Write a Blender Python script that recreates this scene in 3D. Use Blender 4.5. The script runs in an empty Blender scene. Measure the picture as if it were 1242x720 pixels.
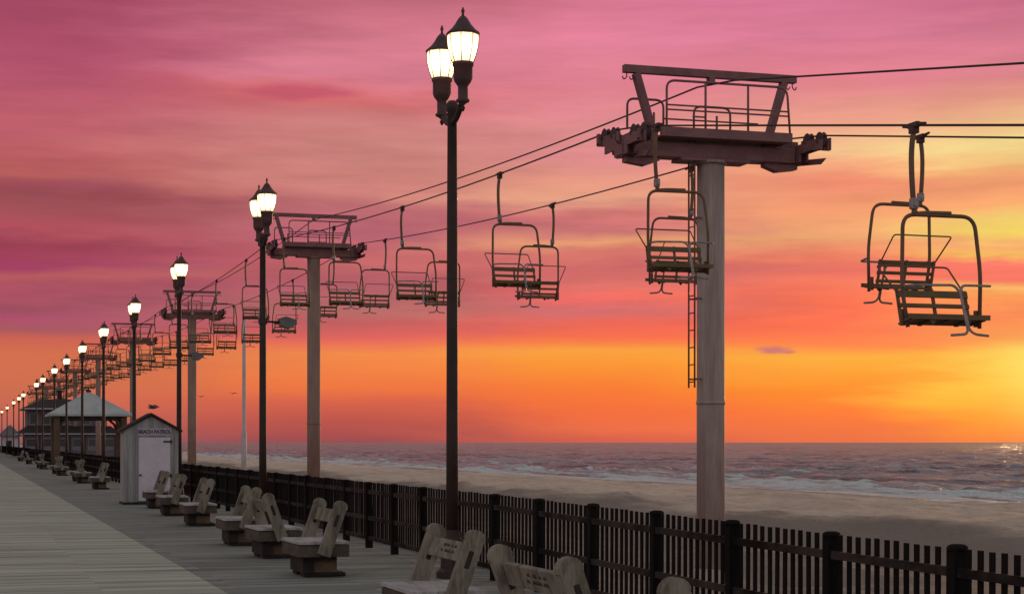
import bpy, bmesh, math, random
import numpy as np
from mathutils import Vector, Matrix
random.seed(7); rng = np.random.default_rng(7)
R = math.radians
S = bpy.context.scene
C = S.collection
F = 2150.0                                   # focal length in photo pixels (1242 wide)
TH = math.atan(666.0 / F); CT, ST = math.cos(TH), math.sin(TH)

# ------------------------------------------------------------------ helpers
def srgb(r, g, b):
    f = lambda c: ((c/255+0.055)/1.055)**2.4 if c/255 > 0.04045 else c/255/12.92
    return (f(r), f(g), f(b), 1)

class MB:
    """collects shapes for ONE mesh object"""
    def __init__(s): s.bm = bmesh.new()
    def box(s, c, d, rot=None, bevel=0.0):
        r = bmesh.ops.create_cube(s.bm, size=1.0); vs = r['verts']
        bmesh.ops.scale(s.bm, vec=d, verts=vs)
        if bevel > 0:
            es = list({e for v in vs for e in v.link_edges})
            rb = bmesh.ops.bevel(s.bm, geom=es, offset=bevel, segments=2, affect='EDGES', profile=0.5)
            vs = list({v for f in rb['faces'] for v in f.verts} | {v for v in vs if v.is_valid})
        if rot is not None: bmesh.ops.rotate(s.bm, cent=(0, 0, 0), matrix=rot, verts=vs)
        bmesh.ops.translate(s.bm, vec=c, verts=vs); return s
    def bar(s, a, b, w, h=None, up=(0, 0, 1)):
        a, b = Vector(a), Vector(b); d = b-a; L = d.length; d.normalize()
        u = Vector(up)
        if abs(d.dot(u)) > .98: u = Vector((0, 1, 0))
        x = d.cross(u).normalized(); z = x.cross(d).normalized()
        m = Matrix((x, d, z)).transposed()
        return s.box((a+b)/2, (w, L, h if h else w), rot=m)
    def tube(s, pts, r, n=8, cap=True, closed=False):
        pts = [Vector(p) for p in pts]; k = len(pts)
        rr = r if isinstance(r, (list, tuple)) else [r]*k
        rings = []; pn = None
        for i, p in enumerate(pts):
            if closed: t = (pts[(i+1) % k]-pts[i-1])
            elif i == 0: t = pts[1]-pts[0]
            elif i == k-1: t = pts[-1]-pts[-2]
            else: t = (pts[i+1]-p).normalized()+(p-pts[i-1]).normalized()
            t.normalize()
            if pn is None:
                u = Vector((0, 0, 1)) if abs(t.z) < .9 else Vector((0, 1, 0))
                pn = t.cross(u).normalized()
            else:
                pn = (pn-t*pn.dot(t))
                pn = pn.normalized() if pn.length > 1e-6 else t.orthogonal().normalized()
            b = t.cross(pn)
            rings.append([s.bm.verts.new(p+(pn*math.cos(2*math.pi*j/n)+b*math.sin(2*math.pi*j/n))*rr[i]) for j in range(n)])
        for i in range(k if closed else k-1):
            A, B = rings[i], rings[(i+1) % k]
            for j in range(n):
                f = s.bm.faces.new((A[j], A[(j+1) % n], B[(j+1) % n], B[j])); f.smooth = True
        if cap and not closed:
            s.bm.faces.new(rings[0][::-1]); s.bm.faces.new(rings[-1])
        return s
    def lathe(s, prof, c=(0, 0, 0), n=16, axis='Z', flat=False):
        c = Vector(c); rings = []
        for (r, z) in prof:
            ring = []
            for j in range(n):
                a = 2*math.pi*(j+.5)/n
                p = Vector((r*math.cos(a), r*math.sin(a), z))
                if axis == 'X': p = Vector((p.z, p.x, p.y))
                if axis == 'Y': p = Vector((p.y, p.z, p.x))
                ring.append(s.bm.verts.new(c+p))
            rings.append(ring)
        for A, B in zip(rings, rings[1:]):
            for j in range(n):
                f = s.bm.faces.new((A[j], A[(j+1) % n], B[(j+1) % n], B[j])); f.smooth = not flat
        s.bm.faces.new(rings[0][::-1]); s.bm.faces.new(rings[-1]); return s
    def poly(s, pts, thick):
        """outline pts (list of 3D, planar) extruded by vector thick"""
        t = Vector(thick); a = [s.bm.verts.new(Vector(p)) for p in pts]; b = [s.bm.verts.new(Vector(p)+t) for p in pts]
        n = len(pts)
        s.bm.faces.new(a[::-1]); s.bm.faces.new(b)
        for j in range(n): s.bm.faces.new((a[j], a[(j+1) % n], b[(j+1) % n], b[j]))
        return s
    def build(s, name, mat, parent=None):
        bmesh.ops.recalc_face_normals(s.bm, faces=s.bm.faces)
        me = bpy.data.meshes.new(name); s.bm.to_mesh(me); s.bm.free()
        me.materials.append(mat)
        o = bpy.data.objects.new(name, me); C.objects.link(o)
        if parent is not None: o.parent = parent
        return o

def fillet(pts, rad, n=5):
    """round the corners of a poly-line"""
    P = [Vector(p) for p in pts]; out = [P[0]]
    for i in range(1, len(P)-1):
        a, b, c = P[i-1], P[i], P[i+1]
        r = min(rad, (a-b).length*.49, (c-b).length*.49)
        p0 = b+(a-b).normalized()*r; p1 = b+(c-b).normalized()*r
        for k in range(n+1):
            t = k/n; out.append(p0*(1-t)**2+b*2*t*(1-t)+p1*t*t)
    out.append(P[-1]); return out

def grid_obj(name, xs, ys, Z, mat, kind=None):
    nx, ny = len(xs), len(ys)
    X, Y = np.meshgrid(xs, ys)
    co = np.stack([X, Y, Z], -1).reshape(-1, 3)
    i = np.arange((ny-1)*(nx-1)); r, c = i//(nx-1), i % (nx-1); a = r*nx+c
    q = np.stack([a, a+1, a+nx+1, a+nx], -1)
    me = bpy.data.meshes.new(name)
    me.from_pydata(co.tolist(), [], q.tolist()); me.update()
    me.polygons.foreach_set('use_smooth', np.ones(len(q), bool))
    me.materials.append(mat)
    o = bpy.data.objects.new(name, me); C.objects.link(o)
    if kind: o['kind'] = kind
    return o

def thing(name, label, cat, loc=(0, 0, 0), rz=0, group=None):
    o = bpy.data.objects.new(name, None); C.objects.link(o); o.empty_display_size = .3
    o.location = loc; o.rotation_euler = (0, 0, rz); tag(o, label, cat, group); return o
def tag(o, label, cat, group=None):
    o['label'] = label; o['category'] = cat
    if group: o['group'] = group
    return o
def dup(root, loc, rz, label, skip=()):
    r = root.copy(); C.objects.link(r); r.location = loc; r.rotation_euler = (0, 0, rz); r['label'] = label
    for ch in list(root.children):
        if ch.name.split('.')[0] in skip: continue
        c = ch.copy(); C.objects.link(c); c.parent = r
        for g in ch.children:
            d = g.copy(); C.objects.link(d); d.parent = c
    return r
ORD = ['first', 'second', 'third', 'fourth', 'fifth', 'sixth', 'seventh', 'eighth', 'ninth', 'tenth', 'eleventh', 'twelfth',
       'thirteenth', 'fourteenth', 'fifteenth', 'sixteenth', 'seventeenth', 'eighteenth', 'nineteenth', 'twentieth']
def ordw(i):
    if i < 20: return ORD[i]
    t, u = divmod(i+1, 10); T = {2: 'twent', 3: 'thirt'}[t]
    return T+'ieth' if u == 0 else T+'y-'+ORD[u-1]

# ------------------------------------------------------------------ materials
def new_mat(name):
    m = bpy.data.materials.new(name); m.use_nodes = True
    nt = m.node_tree; b = nt.nodes['Principled BSDF']; return m, nt, b
def N(nt, typ, **kw):
    n = nt.nodes.new(typ)
    for k, v in kw.items(): setattr(n, k, v)
    return n
def math_(nt, op, a, b=None, c=None, clamp=False):
    n = N(nt, 'ShaderNodeMath', operation=op); n.use_clamp = clamp
    for i, v in enumerate((a, b, c)):
        if v is None: continue
        if isinstance(v, (int, float)): n.inputs[i].default_value = v
        else: nt.links.new(v, n.inputs[i])
    return n.outputs[0]
def smooth(nt, v, a, b):
    n = N(nt, 'ShaderNodeMapRange', interpolation_type='SMOOTHSTEP')
    nt.links.new(v, n.inputs[0]); n.inputs[1].default_value = a; n.inputs[2].default_value = b
    return n.outputs[0]
def mixc(nt, fac, a, b, blend='MIX'):
    n = N(nt, 'ShaderNodeMix', data_type='RGBA', blend_type=blend)
    for sock, v in ((n.inputs[0], fac), (n.inputs[6], a), (n.inputs[7], b)):
        if isinstance(v, (int, float)): sock.default_value = v
        elif isinstance(v, tuple): sock.default_value = v if len(v) == 4 else v+(1,)
        else: nt.links.new(v, sock)
    return n.outputs[2]
def ramp(nt, fac, stops, interp='LINEAR'):
    n = N(nt, 'ShaderNodeValToRGB'); e = n.color_ramp.elements; n.color_ramp.interpolation = interp
    while len(e) > 1: e.remove(e[-1])
    for i, (p, c) in enumerate(stops):
        x = e[0] if i == 0 else e.new(p)
        x.position = p; x.color = c if len(c) == 4 else tuple(c)+(1,)
    nt.links.new(fac, n.inputs[0]); return n.outputs[0]
def noise(nt, vec, scale, detail=4, rough=.55, sx=(1, 1, 1)):
    if sx != (1, 1, 1):
        m = N(nt, 'ShaderNodeMapping'); m.inputs['Scale'].default_value = sx
        nt.links.new(vec, m.inputs[0]); vec = m.outputs[0]
    n = N(nt, 'ShaderNodeTexNoise'); n.inputs['Scale'].default_value = scale
    n.inputs['Detail'].default_value = detail; n.inputs['Roughness'].default_value = rough
    nt.links.new(vec, n.inputs['Vector']); return n.outputs['Fac']
def coord(nt, which='Object'): return N(nt, 'ShaderNodeTexCoord').outputs[which]
def worldpos(nt): return N(nt, 'ShaderNodeNewGeometry').outputs['Position']
def bump(nt, b, h, strength, dist=.01):
    n = N(nt, 'ShaderNodeBump'); n.inputs['Strength'].default_value = strength; n.inputs['Distance'].default_value = dist
    nt.links.new(h, n.inputs['Height']); nt.links.new(n.outputs[0], b.inputs['Normal'])

def worn(name, col, col2, rough=.6, metal=0.0, scale=3.0, sx=(1, 1, 1), bs=.25, spec=.3):
    """base colour mottled with a second colour (rust, dirt, bleaching)"""
    m, nt, b = new_mat(name); v = worldpos(nt)
    n1 = noise(nt, v, scale, 5, .6, sx); n2 = noise(nt, v, scale*7, 4, .6, sx)
    f = smooth(nt, math_(nt, 'ADD', math_(nt, 'MULTIPLY', n1, .65), math_(nt, 'MULTIPLY', n2, .35)), .38, .64)
    nt.links.new(mixc(nt, f, col, col2), b.inputs['Base Color'])
    b.inputs['Roughness'].default_value = rough; b.inputs['Metallic'].default_value = metal
    b.inputs['Specular IOR Level'].default_value = spec
    bump(nt, b, n2, bs, .008); return m

M = {}
M['lamp_iron'] = worn('lamp_iron', (.034, .018, .017), (.055, .028, .024), .6, 0, 2.0)
M['holder_iron'] = worn('holder_iron', (.07, .032, .034), (.11, .05, .048), .55, 0, 6.0)
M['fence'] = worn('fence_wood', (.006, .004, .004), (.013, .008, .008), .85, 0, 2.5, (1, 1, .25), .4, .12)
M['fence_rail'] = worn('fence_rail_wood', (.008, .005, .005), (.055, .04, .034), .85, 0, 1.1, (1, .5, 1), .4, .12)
M['tower'] = worn('tower_steel', (.29, .195, .178), (.43, .33, .295), .6, 0, 1.6, (2, 2, .16), .2)
M['tower_far'] = worn('tower_steel_brown', (.235, .13, .108), (.30, .18, .145), .65, 0, .9, (1, 1, .35), .15)  # browner, darker tone for all towers past the nearest
M['head'] = worn('tower_head_paint', (.19, .078, .085), (.25, .115, .115), .6, 0, 2.0)
M['sheave'] = worn('sheave_rubber', (.07, .034, .036), (.10, .05, .05), .7, 0, 4.0)
M['rope'] = worn('wire_rope', (.04, .022, .02), (.06, .03, .026), .6, 0, 4.0)
M['chair_frame'] = worn('chair_frame_paint', (.15, .082, .050), (.20, .105, .062), .55, 0, 6.0)
M['chair_seat'] = worn('chair_seat_slats', (.13, .092, .042), (.18, .11, .055), .65, 0, 5.0)
M['chair_silver'] = worn('bare_tube', (.34, .29, .28), (.20, .16, .155), .45, .2, 9.0)
M['bench'] = worn('bench_wood', (.27, .225, .18), (.12, .096, .074), .9, 0, 7.0, (1, 1, .22), .8, .1)
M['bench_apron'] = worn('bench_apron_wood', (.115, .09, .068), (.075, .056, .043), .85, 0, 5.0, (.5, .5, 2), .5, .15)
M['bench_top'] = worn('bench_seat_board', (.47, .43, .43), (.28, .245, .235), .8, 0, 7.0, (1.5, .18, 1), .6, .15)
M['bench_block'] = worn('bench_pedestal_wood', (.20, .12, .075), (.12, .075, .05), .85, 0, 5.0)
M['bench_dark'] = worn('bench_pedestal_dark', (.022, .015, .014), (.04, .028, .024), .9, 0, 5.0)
M['shed_wall'] = worn('shed_board', (.24, .215, .215), (.38, .34, .34), .8, 0, 1.5, (5, 5, .25))
M['shed_door'] = worn('shed_door_paint', (.62, .53, .59), (.52, .45, .50), .6, 0, 1.2)
M['shed_roof'] = worn('shed_roof_felt', (.035, .015, .012), (.055, .025, .02), .85, 0, 4.0)
M['sign_board'] = worn('sign_board', (.42, .36, .42), (.34, .29, .34), .6, 0, 3.0)
M['sign_ink'] = worn('sign_lettering', (.035, .018, .05), (.05, .028, .065), .7, 0, 8.0)
M['shingle'] = worn('pale_shingle', (.46, .45, .45), (.36, .35, .35), .85, 0, 1.5)
M['post_brown'] = worn('brown_post', (.13, .075, .045), (.09, .05, .033), .8, 0, 2.0)
M['dark_trim'] = worn('dark_trim', (.03, .02, .022), (.05, .032, .034), .8, 0, 2.0)
M['bldg_wall'] = worn('building_wall', (.13, .105, .115), (.17, .135, .145), .8, 0, .8)
M['bldg_panel'] = worn('building_panel', (.21, .17, .19), (.17, .13, .15), .6, 0, 1.0)
M['pale_trim'] = worn('pale_trim', (.50, .46, .48), (.42, .38, .40), .7, 0, 2.0)
M['pale_pole'] = worn('pale_pole', (.55, .45, .46), (.46, .38, .38), .55, 0, 2.0)
M['flood'] = worn('flood_housing', (.17, .16, .16), (.12, .11, .11), .5, .2, 8.0)
M['gull'] = worn('gull_feathers', (.06, .05, .05), (.12, .1, .1), .8, 0, 8.0)

m, nt, b = new_mat('lit_lantern_glass'); M['glass'] = m
b.inputs['Base Color'].default_value = (.9, .85, .75, 1); b.inputs['Roughness'].default_value = .3
b.inputs['Emission Color'].default_value = (1, .72, .37, 1)
sep = N(nt, 'ShaderNodeSeparateXYZ'); nt.links.new(worldpos(nt), sep.inputs[0])      # bulb sits at mid height of the glass
dz = math_(nt, 'DIVIDE', math_(nt, 'SUBTRACT', sep.outputs[2], 6.54), .13)
nt.links.new(math_(nt, 'ADD', .85, math_(nt, 'MULTIPLY', 3.2, math_(nt, 'EXPONENT', math_(nt, 'MULTIPLY', math_(nt, 'MULTIPLY', dz, dz), -1.0)))), b.inputs['Emission Strength'])
m, nt, b = new_mat('dark_glass'); M['pane'] = m
b.inputs['Base Color'].default_value = (.03, .03, .035, 1); b.inputs['Roughness'].default_value = .12

def boards(name, c1, c2, c3, lane):
    """planks lying across the walk: one tone per plank, seams, streaky grain, worn patches"""
    m, nt, b = new_mat(name); v = worldpos(nt)
    sep = N(nt, 'ShaderNodeSeparateXYZ'); nt.links.new(v, sep.inputs[0])
    y = math_(nt, 'DIVIDE', sep.outputs[1], .14)
    row = math_(nt, 'FLOOR', y); fr = math_(nt, 'FRACT', y)
    # plank ends every 3.05 m, shifted per row
    wn = N(nt, 'ShaderNodeTexWhiteNoise', noise_dimensions='1D'); nt.links.new(row, wn.inputs['W'])
    xs = math_(nt, 'ADD', math_(nt, 'DIVIDE', sep.outputs[0], 3.05), math_(nt, 'FLOOR', math_(nt, 'MULTIPLY', wn.outputs[0], 3)))
    xs = math_(nt, 'ADD', xs, math_(nt, 'MULTIPLY', math_(nt, 'MODULO', row, 2), .5))
    col = math_(nt, 'FLOOR', xs)
    w2 = N(nt, 'ShaderNodeTexWhiteNoise', noise_dimensions='2D')
    cb = N(nt, 'ShaderNodeCombineXYZ'); nt.links.new(row, cb.inputs[0]); nt.links.new(col, cb.inputs[1]); nt.links.new(cb.outputs[0], w2.inputs['Vector'])
    grain = noise(nt, v, 1.2, 6, .65, (1.0, 14, 1))
    patch = noise(nt, v, .35, 5, .6, (1, .55, 1))
    streak = noise(nt, v, .7, 4, .6, (.35, 2.6, 1))
    f = math_(nt, 'ADD', math_(nt, 'MULTIPLY', math_(nt, 'POWER', w2.outputs[0], 1.3), .55), math_(nt, 'MULTIPLY', grain, .38))
    f = math_(nt, 'ADD', math_(nt, 'SUBTRACT', f, .12), math_(nt, 'MULTIPLY', patch, .5))
    c = ramp(nt, f, [(.22, c3), (.5, c1), (.82, c2)])
    c = mixc(nt, smooth(nt, streak, .52, .72), c, tuple(x*.66 for x in c1[:3]))
    seam = math_(nt, 'LESS_THAN', fr, .06)
    c = mixc(nt, math_(nt, 'MULTIPLY', seam, .75), c, (.03, .028, .025))
    c = mixc(nt, math_(nt, 'MULTIPLY', smooth(nt, noise(nt, v, 2.2, 3), .68, .74), .5), c, (.06, .055, .05))
    nt.links.new(c, b.inputs['Base Color'])
    b.inputs['Roughness'].default_value = .8; b.inputs['Specular IOR Level'].default_value = .2
    h = math_(nt, 'SUBTRACT', math_(nt, 'MULTIPLY', grain, .4), seam)
    bump(nt, b, h, .5, .006); return m
M['walk'] = boards('weathered_boards_pale', (.365, .36, .29), (.50, .48, .39), (.235, .235, .195), 1)
M['walk_edge'] = boards('weathered_boards_grey', (.195, .195, .178), (.285, .28, .25), (.115, .115, .105), 0)

# sand
m, nt, b = new_mat('sand'); M['sand'] = m
v = worldpos(nt); sep = N(nt, 'ShaderNodeSeparateXYZ'); nt.links.new(v, sep.inputs[0])
n1 = noise(nt, v, .25, 6, .6, (1, .35, 1)); n2 = noise(nt, v, 2.5, 6, .65); n3 = noise(nt, v, .9, 4, .6, (1, .5, 1))
c = mixc(nt, smooth(nt, n1, .35, .66), (.66, .48, .385), (.80, .60, .48))
c = mixc(nt, math_(nt, 'MULTIPLY', smooth(nt, n2, .5, .72), .28), c, (.20, .15, .125))
c = mixc(nt, math_(nt, 'MULTIPLY', smooth(nt, n3, .56, .68), .28), c, (.24, .18, .15))
berm_shade = math_(nt, 'SUBTRACT', 1.0, smooth(nt, math_(nt, 'ADD', sep.outputs[0], math_(nt, 'MULTIPLY', n1, 7)), 27.3, 29.5))  # shade on the backlit near side of the berm, painted into the sand colour
c = mixc(nt, math_(nt, 'MULTIPLY', berm_shade, .8), c, mixc(nt, n2, (.19, .145, .125), (.27, .21, .18)))
wet = smooth(nt, math_(nt, 'ADD', sep.outputs[0], math_(nt, 'MULTIPLY', n1, 8)), 57, 64)
foot = N(nt, 'ShaderNodeTexVoronoi'); foot.inputs['Scale'].default_value = 1.6; nt.links.new(v, foot.inputs['Vector'])
pit = math_(nt, 'MULTIPLY', math_(nt, 'SUBTRACT', 1.0, smooth(nt, foot.outputs['Distance'], .12, .34)), smooth(nt, n1, .40, .6))
weed = smooth(nt, noise(nt, v, .8, 6, .7, (2.2, .30, 1)), .66, .71)
c = mixc(nt, math_(nt, 'MULTIPLY', weed, .55), c, (.10, .075, .06))
c = mixc(nt, wet, c, (.22, .165, .145))
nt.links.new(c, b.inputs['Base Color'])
nt.links.new(math_(nt, 'SUBTRACT', .95, math_(nt, 'MULTIPLY', wet, .55)), b.inputs['Roughness'])
b.inputs['Specular IOR Level'].default_value = .2
bump(nt, b, math_(nt, 'SUBTRACT', math_(nt, 'ADD', n2, n3), math_(nt, 'MULTIPLY', pit, .35)), 1.0, .4)

# sea
m, nt, b = new_mat('sea_water'); M['sea'] = m
v = worldpos(nt); sep = N(nt, 'ShaderNodeSeparateXYZ'); nt.links.new(v, sep.inputs[0])
foam_a = noise(nt, v, .16, 6, .66, (1.5, .12, 1))
foam_b = noise(nt, v, .9, 6, .7, (1.6, .18, 1))
near = math_(nt, 'SUBTRACT', 1.0, smooth(nt, sep.outputs[0], 64, 92))
mid = math_(nt, 'SUBTRACT', 1.0, smooth(nt, sep.outputs[0], 90, 230))
s_ = math_(nt, 'ADD', math_(nt, 'MULTIPLY', foam_a, .6), math_(nt, 'MULTIPLY', foam_b, .4))
s_ = math_(nt, 'ADD', s_, math_(nt, 'MULTIPLY', near, .17))
s_ = math_(nt, 'ADD', s_, math_(nt, 'MULTIPLY', math_(nt, 'SUBTRACT', sep.outputs[2], -2.0), .26))
s_ = math_(nt, 'ADD', s_, math_(nt, 'MULTIPLY', mid, .03))
foam = math_(nt, 'MULTIPLY', smooth(nt, s_, .60, .70), math_(nt, 'ADD', math_(nt, 'MULTIPLY', mid, .75), .1))
b.inputs['Base Color'].default_value = (.035, .06, .065, 1)
c = mixc(nt, foam, mixc(nt, smooth(nt, noise(nt, v, .10, 6, .65, (1.6, .16, 1)), .42, .62), (.37, .36, .375), (.14, .14, .16)), (.84, .80, .79)); nt.links.new(c, b.inputs['Base Color'])
nt.links.new(math_(nt, 'ADD', math_(nt, 'MULTIPLY', foam, .55), .24), b.inputs['Roughness'])
b.inputs['IOR'].default_value = 1.13; b.inputs['Specular IOR Level'].default_value = .22
w1 = noise(nt, v, .30, 6, .62, (1.3, .28, 1)); w2 = noise(nt, v, 1.4, 4, .55, (1.2, .4, 1))
w0 = noise(nt, v, .045, 5, .6, (1.4, .3, 1))
bump(nt, b, math_(nt, 'ADD', math_(nt, 'ADD', math_(nt, 'MULTIPLY', w0, 2.2), math_(nt, 'MULTIPLY', w1, 1.0)), math_(nt, 'MULTIPLY', w2, .3)), 1.0, 3.0)

# ------------------------------------------------------------------ sky (world) and sun
SUN_AZ = TH + R(18.2); SUN_EL = R(2.6)
w = bpy.data.worlds.new('World'); S.world = w; w.use_nodes = True
nt = w.node_tree; nt.nodes.clear()
out = N(nt, 'ShaderNodeOutputWorld'); bg = N(nt, 'ShaderNodeBackground'); bg2 = N(nt, 'ShaderNodeBackground'); add = N(nt, 'ShaderNodeAddShader')
sky = N(nt, 'ShaderNodeTexSky', sky_type='NISHITA'); sky.sun_disc = False; sky.sun_elevation = SUN_EL; sky.sun_rotation = SUN_AZ
nt.links.new(sky.outputs[0], bg2.inputs[0]); bg2.inputs[1].default_value = 0.002
tc = N(nt, 'ShaderNodeTexCoord'); nrm = N(nt, 'ShaderNodeVectorMath', operation='NORMALIZE'); nt.links.new(tc.outputs['Generated'], nrm.inputs[0])
sp = N(nt, 'ShaderNodeSeparateXYZ'); nt.links.new(nrm.outputs[0], sp.inputs[0])
X_, Y_, Z_ = sp.outputs
hyp = math_(nt, 'SQRT', math_(nt, 'ADD', math_(nt, 'ADD', math_(nt, 'MULTIPLY', X_, X_), math_(nt, 'MULTIPLY', Y_, Y_)), 1e-5))
e = math_(nt, 'DIVIDE', Z_, hyp)                                           # tan(elevation)
u = math_(nt, 'DIVIDE', math_(nt, 'ADD', math_(nt, 'MULTIPLY', X_, CT), math_(nt, 'MULTIPLY', Y_, -ST)), hyp)   # sin(azimuth off 17 deg)
fw = math_(nt, 'DIVIDE', math_(nt, 'ADD', math_(nt, 'MULTIPLY', X_, ST), math_(nt, 'MULTIPLY', Y_, CT)), hyp)
cv = N(nt, 'ShaderNodeCombineXYZ'); nt.links.new(u, cv.inputs[0]); nt.links.new(e, cv.inputs[1])
above = smooth(nt, e, .052, .075)
n1 = noise(nt, cv.outputs[0], 1.0, 6, .6, (5, 34, 1)); n2 = noise(nt, cv.outputs[0], 1.0, 7, .62, (11, 95, 1)); n3 = noise(nt, cv.outputs[0], 1.0, 5, .6, (3.2, 9, 1))
wob = math_(nt, 'MULTIPLY', math_(nt, 'ADD', math_(nt, 'MULTIPLY', math_(nt, 'SUBTRACT', n1, .5), .022), math_(nt, 'MULTIPLY', math_(nt, 'SUBTRACT', n3, .5), .034)), above)
edge = math_(nt, 'MULTIPLY', math_(nt, 'SUBTRACT', n2, .5), .006)
tilt = math_(nt, 'MULTIPLY', u, .0)
eh = math_(nt, 'ADD', math_(nt, 'ADD', math_(nt, 'ADD', e, wob), edge), math_(nt, 'MULTIPLY', tilt, above))
p = math_(nt, 'DIVIDE', eh, .30, clamp=True)
def P_(y, k=.98): return (536-y)/F*k/.30
def mk(stops): return [(P_(y), srgb(*c)) for y, c in stops]
cols = [(45, [(536, (152, 84, 90)), (515, (182, 98, 86)), (490, (198, 104, 82)), (460, (208, 110, 79)), (430, (210, 110, 78)), (410, (204, 98, 82)), (398, (168, 88, 94)), (380, (170, 78, 106)), (360, (152, 74, 94)), (340, (170, 78, 98)), (326, (178, 88, 92)), (317, (160, 62, 98)), (305, (158, 62, 88)), (292, (148, 58, 80)), (280, (174, 76, 90)), (260, (162, 80, 88)), (240, (154, 75, 84)), (224, (180, 92, 90)), (190, (186, 92, 98)), (150, (188, 92, 106)), (100, (184, 86, 110)), (50, (172, 76, 104)), (0, (158, 68, 95))]),
 (445, [(536, (152, 74, 80)), (512, (184, 82, 76)), (487, (214, 96, 74)), (470, (238, 116, 66)), (452, (240, 126, 68)), (430, (244, 138, 74)), (418, (236, 116, 84)), (410, (222, 98, 94)), (398, (200, 94, 96)), (380, (180, 104, 102)), (350, (178, 92, 104)), (320, (196, 102, 104)), (290, (186, 98, 112)), (260, (186, 104, 112)), (225, (202, 126, 120)), (180, (205, 132, 126)), (150, (206, 128, 126)), (125, (204, 104, 106)), (105, (208, 108, 112)), (88, (214, 124, 142)), (50, (210, 120, 138)), (0, (198, 106, 124))]),
 (735, [(536, (212, 92, 76)), (520, (234, 108, 72)), (500, (240, 106, 62)), (470, (245, 120, 54)), (440, (248, 148, 54)), (424, (246, 160, 64)), (416, (246, 126, 70)), (408, (244, 108, 76)), (395, (238, 100, 84)), (375, (206, 106, 110)), (355, (236, 102, 96)), (340, (214, 108, 104)), (325, (202, 100, 102)), (306, (214, 116, 106)), (292, (230, 156, 112)), (280, (198, 110, 114)), (265, (214, 118, 116)), (240, (230, 162, 130)), (215, (226, 150, 128)), (190, (226, 140, 142)), (150, (220, 138, 140)), (100, (220, 126, 142)), (50, (222, 126, 150)), (0, (214, 116, 142))]),
 (1005, [(536, (226, 106, 72)), (500, (245, 118, 58)), (475, (246, 134, 46)), (450, (247, 160, 56)), (432, (246, 172, 64)), (420, (249, 132, 74)), (400, (248, 108, 80)), (370, (249, 110, 82)), (345, (243, 120, 95)), (330, (226, 106, 96)), (312, (238, 126, 100)), (290, (240, 168, 114)), (260, (238, 158, 112)), (222, (238, 138, 110)), (200, (240, 160, 122)), (180, (240, 188, 140)), (145, (232, 156, 136)), (100, (222, 126, 140)), (50, (218, 122, 150)), (0, (210, 116, 148))]),
 (1230, [(536, (238, 124, 66)), (510, (250, 150, 55)), (490, (248, 178, 60)), (465, (245, 202, 76)), (438, (243, 210, 90)), (424, (242, 206, 90)), (412, (242, 150, 82)), (380, (241, 130, 82)), (355, (241, 142, 84)), (342, (242, 180, 100)), (330, (240, 112, 96)), (312, (240, 112, 100)), (302, (240, 186, 92)), (292, (238, 162, 108)), (280, (238, 208, 98)), (262, (238, 200, 112)), (246, (244, 166, 108)), (230, (238, 152, 110)), (214, (236, 172, 112)), (198, (238, 196, 126)), (178, (238, 212, 140)), (150, (236, 184, 136)), (128, (228, 150, 132)), (100, (220, 130, 140)), (50, (212, 120, 142)), (0, (199, 106, 136))])]
uu = lambda x: math.sin(math.atan((x-621)/F))
c = None
for i, (x, st) in enumerate(cols):
    k_ = math.cos(math.atan((x-621)/F))
    cc = ramp(nt, p, [(P_(y, k_), srgb(*q)) for y, q in st])
    if c is None: c = cc
    else:
        us_ = math_(nt, 'ADD', u, math_(nt, 'MULTIPLY', math_(nt, 'SUBTRACT', n1, .5), .22))       # ragged hand-over between neighbouring tones
        c = mixc(nt, smooth(nt, us_, uu(cols[i-1][0]), uu(x)), c, cc)
# cloud mottling above the clear band
mot = math_(nt, 'ADD', 1.0, math_(nt, 'MULTIPLY', math_(nt, 'ADD', math_(nt, 'MULTIPLY', math_(nt, 'SUBTRACT', n2, .5), .46), math_(nt, 'MULTIPLY', math_(nt, 'SUBTRACT', n1, .5), .34)), math_(nt, 'ADD', math_(nt, 'MULTIPLY', above, .95), .1)))
ms = N(nt, 'ShaderNodeVectorMath', operation='SCALE'); nt.links.new(c, ms.inputs[0]); nt.links.new(mot, ms.inputs['Scale']); c = ms.outputs[0]
lowband = math_(nt, 'MULTIPLY', above, math_(nt, 'SUBTRACT', 1.0, smooth(nt, e, .12, .19)))
strk = math_(nt, 'MULTIPLY', smooth(nt, noise(nt, cv.outputs[0], 1.0, 6, .62, (6.5, 58, 3)), .54, .68), math_(nt, 'MULTIPLY', lowband, .35))
c = mixc(nt, strk, c, mixc(nt, smooth(nt, u, .0, .25), srgb(160, 88, 112), srgb(224, 116, 104)))
def blob(u0, e0, su, se, col, amt, sc):
    global c
    du = math_(nt, 'DIVIDE', math_(nt, 'SUBTRACT', u, u0), su); de = math_(nt, 'DIVIDE', math_(nt, 'SUBTRACT', e, e0), se)
    d2 = math_(nt, 'ADD', math_(nt, 'MULTIPLY', du, du), math_(nt, 'MULTIPLY', de, de))
    g = math_(nt, 'EXPONENT', math_(nt, 'MULTIPLY', d2, -1.0))
    nn = noise(nt, cv.outputs[0], 1.0, 5, .6, (sc, sc*4, 1))
    g = smooth(nt, math_(nt, 'MULTIPLY', g, math_(nt, 'ADD', nn, .5)), .35, .95)
    c = mixc(nt, math_(nt, 'MULTIPLY', math_(nt, 'MULTIPLY', g, amt), math_(nt, 'GREATER_THAN', fw, 0)), c, col)
blob(.146, .0515, .013, .0030, srgb(196, 110, 118), .9, 130)
blob(.154, .0502, .006, .0012, srgb(206, 112, 112), .8, 150)         # small mauve cloud over the sea
blob(-.118, .196, .040, .0065, srgb(186, 74, 100), .7, 25)
blob(-.262, .140, .10, .006, srgb(146, 66, 84), .6, 18)
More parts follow.
